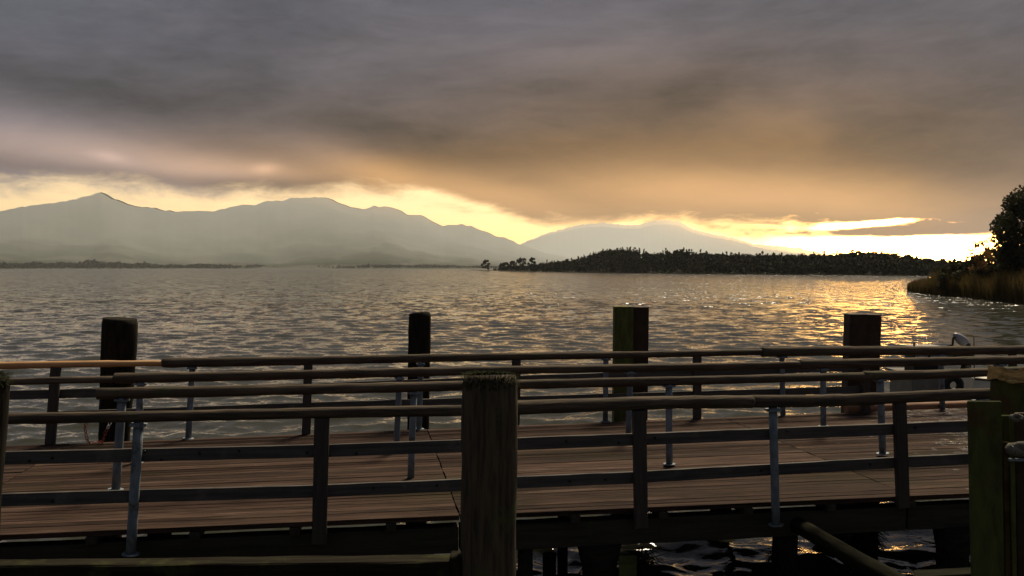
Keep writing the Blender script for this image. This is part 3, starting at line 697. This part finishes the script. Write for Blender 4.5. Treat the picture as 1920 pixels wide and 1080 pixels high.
for x0, y0, x1, y1, yl0, yl1 in ((-400, 752, 575, 728, 800, 763), (575, 728, 1306, 700, 763, 741), (1306, 700, 1623, 688.5, 741, 730.5)):
    rf.board(x0, y0, x1, y1, .125, .055); rf.board(x0, yl0, x1, yl1, .12, .055)
for a in ((105, 689, 94, 833, 18), (578, 682, 574, 814, 16), (968, 672, 966, 797, 16), (1307, 667, 1307, 787, 15), (1622, 666, 1623, 773, 15), (1898, 661, 1901, 762, 14), (-210, 694, -228, 848, 18)): rf.timber(*a)
for a in ((361, 687, 353, 823, 11.5), (789, 680, 786, 805, 10.5), (1136, 671, 1135, 791, 10), (1466, 667, 1468, 780, 10), (1764, 664, 1767, 768, 10)): rf.pipe(*a, foot=True)

# curb log at the far edge on the right
n = Vector((-UF.y, UF.x, 0))
o = log('curb_log', online(1586, 767, far(0) + n * .12, far(8) + n * .12), online(2100, 753, far(0) + n * .12, far(8) + n * .12), .085, .08, M['log_red'], None, .05, 61, .005)
tag(o, 'red-brown log lying along the far edge of the deck at right', 'log')

# ---------------------------------------------------------------- mooring piles
def timber_pile(x0t, x1t, yt, x0b, x1b, yb, Y, label, seed, moss=True, m='pile', grp='round timber mooring piles'):
    """round pile: silhouette edges at the top and at a lower row"""
    a, b = at((x0b + x1b) / 2, yb, Y), at((x0t + x1t) / 2, yt, Y)
    rb_, rt = (x1b - x0b) / 2 * Y / F, (x1t - x0t) / 2 * Y / F
    d = (b - a).normalized(); base = a - d * ((a.z + 1.8) / d.z); L = (b - base).length
    o = thing('mooring_pile', label, 'mooring pile', base, grp)
    n = 34; s = np.linspace(0, 1, n); r = rt + (rb_ - rt) * (1 - s) * (L / (b - a).length)
    r = np.minimum(r, rb_ * 1.25); r[-1] *= .90; r[-2] *= .975
    s[-2] = 1 - rt * .30 / L
    rg = np.random.default_rng(seed)
    me = tube_mesh('shaft', np.stack([s * L, rg.normal(0, .003, n), rg.normal(0, .003, n)], 1), r, M[m], 32, .045, True, seed)
    link('shaft', me, o, frame(base, b))
    if moss:
        k = 900; aa = rg.uniform(0, 6.28, k); rr = rt * (.55 + .47 * rg.uniform(0, 1, k) ** .4); edge_ = rr / rt > .86
        z = b.z - np.where(edge_, rg.uniform(.0, .075, k), 0) + .004; p = np.stack([b.x + rr * np.cos(aa), b.y + rr * np.sin(aa), z], 1)
        d1 = np.stack([np.cos(aa) * .8, np.sin(aa) * .8, rg.uniform(-.9, .8, k)], 1); L2 = rg.uniform(.012, .038, k)[:, None]
        sd2 = np.stack([-np.sin(aa), np.cos(aa), 0 * aa], 1) * .005
        v = np.stack([p - sd2, p + sd2, p + d1 * L2 + sd2 * .5, p + d1 * L2 - sd2 * .5], 1).reshape(-1, 3)
        q = link('moss', np_mesh('moss', v, np.arange(4 * k).reshape(k, 4), None, M['moss']), o); q['kind'] = 'stuff'
    return o
timber_pile(865, 972, 704, 862, 968, 1070, 6.5, 'thick mossy timber pile in the centre foreground, before the front railing', 1)
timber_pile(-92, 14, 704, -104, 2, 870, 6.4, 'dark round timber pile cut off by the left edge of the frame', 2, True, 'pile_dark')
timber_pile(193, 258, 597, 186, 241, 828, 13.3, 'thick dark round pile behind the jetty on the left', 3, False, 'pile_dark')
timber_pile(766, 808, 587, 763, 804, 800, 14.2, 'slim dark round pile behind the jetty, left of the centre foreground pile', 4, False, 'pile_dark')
def box_pile(x0, xm, x1, yt, Y, label, m, depth, m2=None, lean=0.0, grp='square steel piles', ytr=None):
    """two welded sheet sections seen corner-on: a wide face and a set-back face, cap plates on top"""
    a, c, b = at(x0, yt, Y), at(xm, yt, Y), at(x1, ytr or yt, Y); top = a.z
    o = thing('steel_pile', label, 'steel pile', (a.x, Y, -1.6), grp); L = top + 1.6
    w1, w2 = c.x - a.x, b.x - c.x
    def part(name, x, y, z, dx_, dy_, dz_, mm, bev=.006):
        bm = bmesh.new(); box_bm(bm, 0, dz_, 0, dy_, 0, dx_, bev)       # X of the mesh runs up the pile
        R = Matrix(((0, 0, 1, x), (0, 1, 0, y), (1, 0, 0, z), (0, 0, 0, 1)))
        if lean: R = Matrix.Translation((a.x, Y, 0)) @ Matrix.Rotation(lean, 4, 'Y') @ Matrix.Translation((-a.x, -Y, 0)) @ R
        return link(name, bm_mesh(name, bm, mm), o, R)
    part('front_section', a.x, Y, -1.6, w1 - .004, depth, L, M[m])
    part('side_section', c.x, Y + .10 * depth + .03, -1.6, w2, depth, L - .01, M[m2 or m])
    part('cap_plate', a.x - .012, Y - .012, top + .002, w1 + .018, depth + .02, .014, M[m], .003)
    part('cap_plate', c.x - .002 + .012, Y + .10 * depth + .02, top - .006, w2 + .0, depth + .02, .014, M[m2 or m], .003)
    part('weld_seam', c.x - .010, Y - .006, -1.6, .012, .012, L - .05, M[m2 or m], .003)
    return o
box_pile(1153, 1189, 1218, 577, 15.0, 'green square steel pile behind the jetty, right of centre', 'steel_green', .30, 'steel_brown')
box_pile(1594, 1627, 1656, 591, 15.6, 'dark brown double steel pile behind the jetty on the right', 'steel_brown', .30)
# big steel pile at the right edge
def right_dolphin():
    Y = 6.6
    a, b = at(1813, 752, Y), at(1890, 752, Y); top = a.z; d0 = at(1820, 1075, Y)
    lean = math.atan2((d0.x - a.x), (top - d0.z)) * -1
    o = thing('steel_pile', 'broad green steel pile at the right edge, lower than the rusty one behind it', 'steel pile', (a.x, Y, -1.6), 'square steel piles'); L = top + 1.6
    rz = -math.atan2(a.x + .12, Y)
    piv = Matrix.Translation((a.x, Y, top)) @ Matrix.Rotation(lean, 4, 'Y') @ Matrix.Rotation(rz, 4, 'Z') @ Matrix.Translation((-a.x, -Y, -top))
    def part(name, x, y, z, dx_, dy_, dz_, mm, bev=.005, T=None, parent=None, rz=0):
        bm = bmesh.new(); box_bm(bm, 0, dz_, 0, dy_, 0, dx_, bev)
        R = Matrix(((0, 0, 1, x), (0, 1, 0, y), (1, 0, 0, z), (0, 0, 0, 1)))
        return link(name, bm_mesh(name, bm, mm), parent or o, (T if T is not None else piv) @ R)
    w = (b.x - a.x) * .92
    part('front_plate', a.x, Y, -1.6, w * .80, .022, L, M['steel_green'])
    part('web', a.x + w * .5, Y + .0245, -1.6, .022, .30, L - .16, M['steel_green'])
    part('back_plate', a.x + .03, Y + .33, -1.6, w * .9, .022, L - .16, M['steel_green'])
    x2 = a.x + w * .80
    part('flange', x2 + .004, Y + .012, -1.6, .040, .018, L - .30, M['rust'])
    part('flange', x2 + .050, Y - .006, -1.6, .030, .040, L - .36, M['steel_green'])
    part('rear_web', x2 + .084, Y + .10, -1.6, .35, .03, L - .10, M['steel_brown'])
    # taller rusty pile behind
    Y2 = 7.1; a2, t2 = at(1857, 712, Y2), at(1857, 712, Y2).z
    o2 = thing('steel_pile', 'tall rusty green steel pile with a ragged corroded cap at the right edge', 'steel pile', (a2.x, Y2, -1.6), 'square steel piles')
    I = Matrix.Translation((a2.x, Y2, 0)) @ Matrix.Rotation(rz, 4, 'Z') @ Matrix.Translation((-a2.x, -Y2, 0))
    part('front_plate', a2.x, Y2, -1.6, .42, .024, t2 + 1.6, M['steel_green'], T=I, parent=o2)
    part('side_plate', a2.x + .002, Y2 + .0265, -1.6, .024, .34, t2 + 1.598, M['steel_brown'], T=I, parent=o2)
    part('rear_plate', a2.x + .002, Y2 + .369, -1.6, .42, .022, t2 + 1.6, M['steel_brown'], T=I, parent=o2)
    bm = bmesh.new(); rg = np.random.default_rng(5); n = 16; x0 = a2.x - .022; rows = []
    for j in range(5):
        rows.append([bm.verts.new((x0 + i * .49 / n + rg.normal(0, .003), Y2 - .035 + j * .11 + (rg.normal(0, .010) if j == 0 else 0), t2 + .012 + rg.normal(0, .006) + .012 * math.sin(i * .8) + (-.012 if j == 0 else 0) + .012 * j)) for i in range(n + 1)])
    fs_ = [bm.faces.new((rows[j][i], rows[j][i + 1], rows[j + 1][i + 1], rows[j + 1][i])) for j in range(4) for i in range(n)]
    bmesh.ops.solidify(bm, geom=fs_, thickness=.020)
    link('cap_plate', bm_mesh('cap_plate', bm, M['rust']), o2, I)
    # cross bar and rope loop hanging on the flange
    q = at(1905, 862, Y - .16); bm = bmesh.new(); box_bm(bm, -.055, .30, -.012, .012, -.010, .010, .003)
    link('bracket_bar', bm_mesh('bracket_bar', bm, M['galv']), o, Matrix.Translation(q))
    def rope(name, cx, cy, rx, ry, rr, label, Yq, tilt=.3):
        c = at(cx, cy, Yq); k = 22; ph = np.linspace(0, 2 * math.pi, k)
        pts = np.stack([c.x + rx * np.cos(ph), c.y + tilt * ry * np.sin(ph) + .006 * np.sin(3 * ph), c.z + ry * np.sin(ph) + .004 * np.sin(5 * ph)], 1)
        tag(link(name, tube_mesh(name, pts, rr, M['rope'], 9, .12, False, 4)), label, 'rope', 'ropes on the steel pile')
    rope('rope_loop', 1906, 783, .036, .016, .014, 'small pale rope loop on the steel pile, above the thick coil', Y - .20)
    for k in range(1): rope('rope_coil', 1916, 842, .085, .020, .034, 'thick pale rope coil resting above the bracket bar of the steel pile', Y - .20)
right_dolphin()

# ---------------------------------------------------------------- fender beam in the foreground and waling at the right
Yf = 6.42
a, b = at(-160, 1062, Yf + .09), at(846, 1051, Yf + .09)
fb = thing('fender_beam', 'heavy algae-stained timber beam along the bottom left, ending at the centre pile', 'timber beam', a)
def fbm_bar(name, x0, y0, x1, y1, Y, w, h, m):
    p, q = at(x0, y0, Y), at(x1, y1, Y); p.z -= h / 2; q.z -= h / 2; return bar(name, p, q, w, h, M[m], fb, bev=.012, wob=.004)
fbm_bar('top_timber', -260, 1057, 846, 1046, Yf + .08, .17, .26, 'fender')
fbm_bar('lower_timber', -260, 1132, 846, 1119, Yf + .10, .15, .24, 'fender')
p = at(855, 1043, Yf + .02); bar('end_block', Vector((p.x, p.y + .06, p.z - .62)), Vector((p.x, p.y + .06, p.z)), .09, .16, M['fender'], fb, up=Vector((0, 1, 0)), bev=.008, wob=.003)
p, q = at(1715, 1094, 7.2), at(1900, 1084, 6.95); o = bar('waling_timber', p, q, .20, .16, M['weed'], None, bev=.012, wob=.004)
tag(o, 'greenish timber at the bottom right, meeting the foot of the green steel pile', 'timber beam')

# ---------------------------------------------------------------- red and white plastic chain by the left back pile
ch = thing('barrier_chain', 'red and white plastic chain hanging by the left back pile', 'chain', online(182, 838, far(0), far(8)))
pts = [(163, 786), (161, 803), (164, 818), (166, 830), (176, 838), (186, 839), (192, 829), (196, 820), (200, 809), (205, 797), (209, 786)]
P3 = [online(x, y, far(0) - Wd * .10, far(8) - Wd * .10) + Wd * (-.05 * math.sin(i)) for i, (x, y) in enumerate(pts)]
for x in P3: x.z = max(x.z, DECK + .015)
fine = []
for i in range(len(P3) - 1):
    L = (P3[i + 1] - P3[i]).length; k = max(1, int(L / .042)); fine += [P3[i].lerp(P3[i + 1], j / k) for j in range(k)]
def torus(name, r, rr, m):
    ph = np.linspace(0, 2 * math.pi, 13); return tube_mesh(name, np.stack([np.cos(ph) * r * 1.5, np.sin(ph) * r, 0 * ph], 1), rr, m, 6, 0, False)
tm = {c: torus('link', .019, .0062, M[c]) for c in ('chain_red', 'chain_white')}
for i in range(len(fine) - 1):
    px_ = 150 + i; c = 'chain_white' if 15 <= i <= 20 else 'chain_red'
    m = frame(fine[i], fine[i + 1]); m.translation = fine[i].lerp(fine[i + 1], .5)
    link('link', tm[c], ch, m @ Matrix.Rotation(math.radians(90 * (i % 2) + 20), 4, 'X'))

# ---------------------------------------------------------------- moored boats beyond the deck on the right
def boat(name, label, stern_px, bow_px, sheer_px, Y, m, beam=1.7, out_h=.72):
    A, B = at(stern_px[0], stern_px[1], Y), at(bow_px[0], bow_px[1], Y); L = (B - A).length
    o = thing(name, label, 'boat', Vector((A.x, A.y, 0)), 'boats moored behind the jetty'); n, k = 14, 9; rows = []
    for i in range(n):
        u = i / (n - 1); w = beam / 2 * (1 - max(0, (u - .35) / .65) ** 2.2) * (.86 + .14 * min(1, u * 4)); hz_ = A.z + (B.z - A.z) * u + .10 * u * u
        kz = -.22 + .30 * max(0, (u - .7) / .3) ** 2; row = []
        for j in range(k):
            s_ = -1 + 2 * j / (k - 1); aj = abs(s_); row.append((u * L, s_ * (w * (.30 + .70 * aj ** .6) if aj > 0 else 0), kz + (hz_ - kz) * aj ** 2.2))
        rows.append(row)
    V_ = np.array(rows).reshape(-1, 3); i, j = np.meshgrid(np.arange(n - 1), np.arange(k - 1), indexing='ij')
    q = np.stack([i * k + j, i * k + j + 1, (i + 1) * k + j + 1, (i + 1) * k + j], -1).reshape(-1, 4)
    me = np_mesh('hull', V_, q, None, m, True); bm = bmesh.new(); bm.from_mesh(me)
    bm.verts.ensure_lookup_table(); bm.faces.new([bm.verts[j] for j in range(k)][::-1])       # transom
    bmesh.ops.solidify(bm, geom=bm.faces[:], thickness=.035); bm.to_mesh(me); bm.free()
    xd = (B - A); xd.z = 0; ang_ = math.atan2(xd.y, xd.x); mt = Matrix.Translation((A.x, A.y, 0)) @ Matrix.Rotation(ang_, 4, 'Z')
    link('hull', me, o, mt)
    tb = [tube_mesh('gunwale', [tuple(r_[c]) for r_ in rows], .028, M['black'], 8) for c in (0, k - 1)]
    for t_ in tb: link('gunwale', t_, o, mt)
    for u in (.3, .62):
        bm = bmesh.new(); box_bm(bm, u * L - .13, u * L + .13, -beam * .40, beam * .40, A.z - .20, A.z - .17, .004); link('bench', bm_mesh('bench', bm, M['board']), o, mt)
    return o, mt, A, L
bo, mt, A, L = boat('motor_boat', 'white motor boat at the right with its grey outboard tilted up', (1797, 703), (1990, 716), 0, 25.5, M['hull_white'], 2.1)
# outboard motor tilted up at the stern
def ell(name, c, r, m, parent, rot=0.0):
    bm = bmesh.new(); bmesh.ops.create_uvsphere(bm, u_segments=18, v_segments=12, radius=1)
    for v in bm.verts: v.co.z *= (1 + .12 * v.co.x)
    me = bm_mesh(name, bm, m, True); return link(name, me, parent, Matrix.Translation(c) @ Matrix.Rotation(rot, 4, 'Y') @ Matrix.Diagonal((*r, 1)))
c = at(1802, 637, 25.5); s = 25.5 / F
mo = ell('motor_cowl', c, (19 * s, 9.5 * s, 9.0 * s), M['cowl'], bo, math.radians(38))
q0, q1 = at(1811, 644, 25.5), at(1818, 668, 25.5)
link('motor_leg', tube_mesh('motor_leg', [q0, q0.lerp(q1, .5), q1, at(1806, 702, 25.5)], [8 * s, 7 * s, 8 * s, 9 * s], M['black'], 10), bo)
link('motor_bracket', tube_mesh('motor_bracket', [at(1776, 650, 25.45), at(1786, 647, 25.45), at(1787, 634, 25.45), at(1794, 632, 25.45)], [2.2 * s] * 4, M['black'], 8), bo)
link('flag_staff', tube_mesh('flag_staff', [at(1826, 630, 25.8), at(1827, 712, 25.8)], [1.0 * s, 1.2 * s], M['black'], 6), bo)
link('motor_cover', bm_mesh('motor_cover', (lambda b: (box_bm(b, -.28, .28, -.3, .3, -.10, .10, .04), b)[1])(bmesh.new()), M['black']), bo, Matrix.Translation(at(1800, 668, 25.6)))
# grey work boat with low cabin beside it
Yg = 24.2; sg = Yg / F
gb = thing('work_boat', 'grey flat-sided work boat with a low dark cabin, moored left of the white boat', 'boat', at(1745, 780, Yg), 'boats moored behind the jetty')
gb.location.z = 0
def gbox(name, x0, y0, x1, y1, Y, d, m, bev=.02, parent=None):
    p, q = at(x0, y1, Y), at(x1, y0, Y); bm = bmesh.new(); box_bm(bm, p.x, q.x, Y, Y + d, p.z, q.z, bev); return link(name, bm_mesh(name, bm, M[m]), parent or gb)
p0, p1 = at(1708, 776, Yg), at(1775, 704, Yg)
bm = bmesh.new(); box_bm(bm, p0.x, p1.x, Yg, Yg + 1.5, -.25, p1.z, .03)
for v in bm.verts:
    if v.co.z < 0: v.co.x = p0.x + (v.co.x - p0.x) * .86 + .05
link('hull', bm_mesh('hull', bm, M['hull_grey']), gb)
gbox('rub_rail', 1704, 701, 1778, 705, Yg - .03, 1.56, 'black', .008)
gbox('cabin', 1714, 658, 1770, 700, Yg + .25, .65, 'black', .03); gbox('cabin_roof', 1711, 650, 1773, 657, Yg + .22, .75, 'hull_grey', .02)
gbox('window', 1716, 667, 1740, 679, Yg + .244, .01, 'cowl', .002); gbox('window', 1744, 667, 1768, 679, Yg + .244, .01, 'cowl', .002)
link('mast', tube_mesh('mast', [at(1714, 650, Yg + .3), at(1714, 641, Yg + .3)], [2.2 * sg, 1.4 * sg], M['black'], 8), gb)
def tyre(x, y, r):
    c = at(x, y, Yg - .10); ph = np.linspace(0, 2 * math.pi, 21)
    return link('tyre_fender', tube_mesh('tyre_fender', np.stack([c.x + r * np.cos(ph), 0 * ph + c.y, c.z + r * np.sin(ph)], 1), r * .52, M['black'], 9, 0, False), gb)
tyre(1787, 722, .19)
# ---------------------------------------------------------------- haze and the mist lying against the mountains
def air(name, me, col, dens, aniso, label):
    m = bpy.data.materials.new(name + '_air'); m.use_nodes = True; nt = m.node_tree; nt.nodes.clear()
    pv = nt.nodes.new('ShaderNodeVolumePrincipled'); mo_ = nt.nodes.new('ShaderNodeOutputMaterial')
    pv.inputs['Color'].default_value = (*col, 1); pv.inputs['Density'].default_value = dens; pv.inputs['Anisotropy'].default_value = aniso
    nt.links.new(pv.outputs[0], mo_.inputs['Volume']); me.materials.clear(); me.materials.append(m)
    return tag(link(name, me), label, kind='stuff')
bm = bmesh.new(); box_bm(bm, -11500, 11500, -9600, 11200, -3.3, 625); me = bpy.data.meshes.new('haze'); bm.to_mesh(me); bm.free()
air('haze', me, (.94, .97, 1.0), HAZE, .35, 'thin evening haze over the lake')
def mist_bank():
    xs = np.linspace(-880, 1640, 1000); az = np.array([px_az(x) for x in xs])
    y1 = np.interp(xs, *RIDGE[0]); y2 = np.interp(xs, *RIDGE[1])
    yy = np.where(xs < 905, y1, np.minimum(y1, y2)); sl = np.array([el_at(x, y) for x, y in zip(xs, yy)]) * np.interp(xs, [940, 1060, 1400, 1500], [1.009, 1.10, 1.12, 1.4])
    
    r0 = np.full(1000, 5900.); r1 = np.interp(xs, [900, 1060], [7960, 9650]); t = np.linspace(0, 1, 5)
    rr = r0[None] * (1 - t[:, None]) + r1[None] * t[:, None]; A = np.broadcast_to(az[None], rr.shape)
    top = np.maximum(rr * sl[None] * (.993 + .004 * t[:, None]), 5.0); bot = np.full_like(rr, 2.0)
    n, m = rr.shape; pts = lambda z: np.stack([rr * np.sin(A), rr * np.cos(A), z], -1).reshape(-1, 3)
    V_ = np.concatenate([pts(top), pts(bot)]); N = n * m; q = []
    for i in range(n - 1):
        for j in range(m - 1):
            a_ = [i * m + j, i * m + j + 1, (i + 1) * m + j + 1, (i + 1) * m + j]; q.append(a_[::-1]); q.append([N + v for v in a_])
    for j in range(m - 1):
        q.append([j, j + 1, N + j + 1, N + j]); b_ = (n - 1) * m; q.append([b_ + j + 1, b_ + j, N + b_ + j, N + b_ + j + 1])
    for i in range(n - 1):
        q.append([(i + 1) * m, i * m, N + i * m, N + (i + 1) * m]); e = m - 1; q.append([i * m + e, (i + 1) * m + e, N + (i + 1) * m + e, N + i * m + e])
    me = bpy.data.meshes.new('mist_bank'); me.from_pydata(V_.tolist(), [], q)
    b2 = bmesh.new(); b2.from_mesh(me); bmesh.ops.recalc_face_normals(b2, faces=b2.faces[:]); b2.to_mesh(me); b2.free(); me.update()
    air('mist_bank', me, (.93, .97, .98), MIST, .70, 'pale mist lying against the mountain slopes beyond the far shore')
mist_bank()
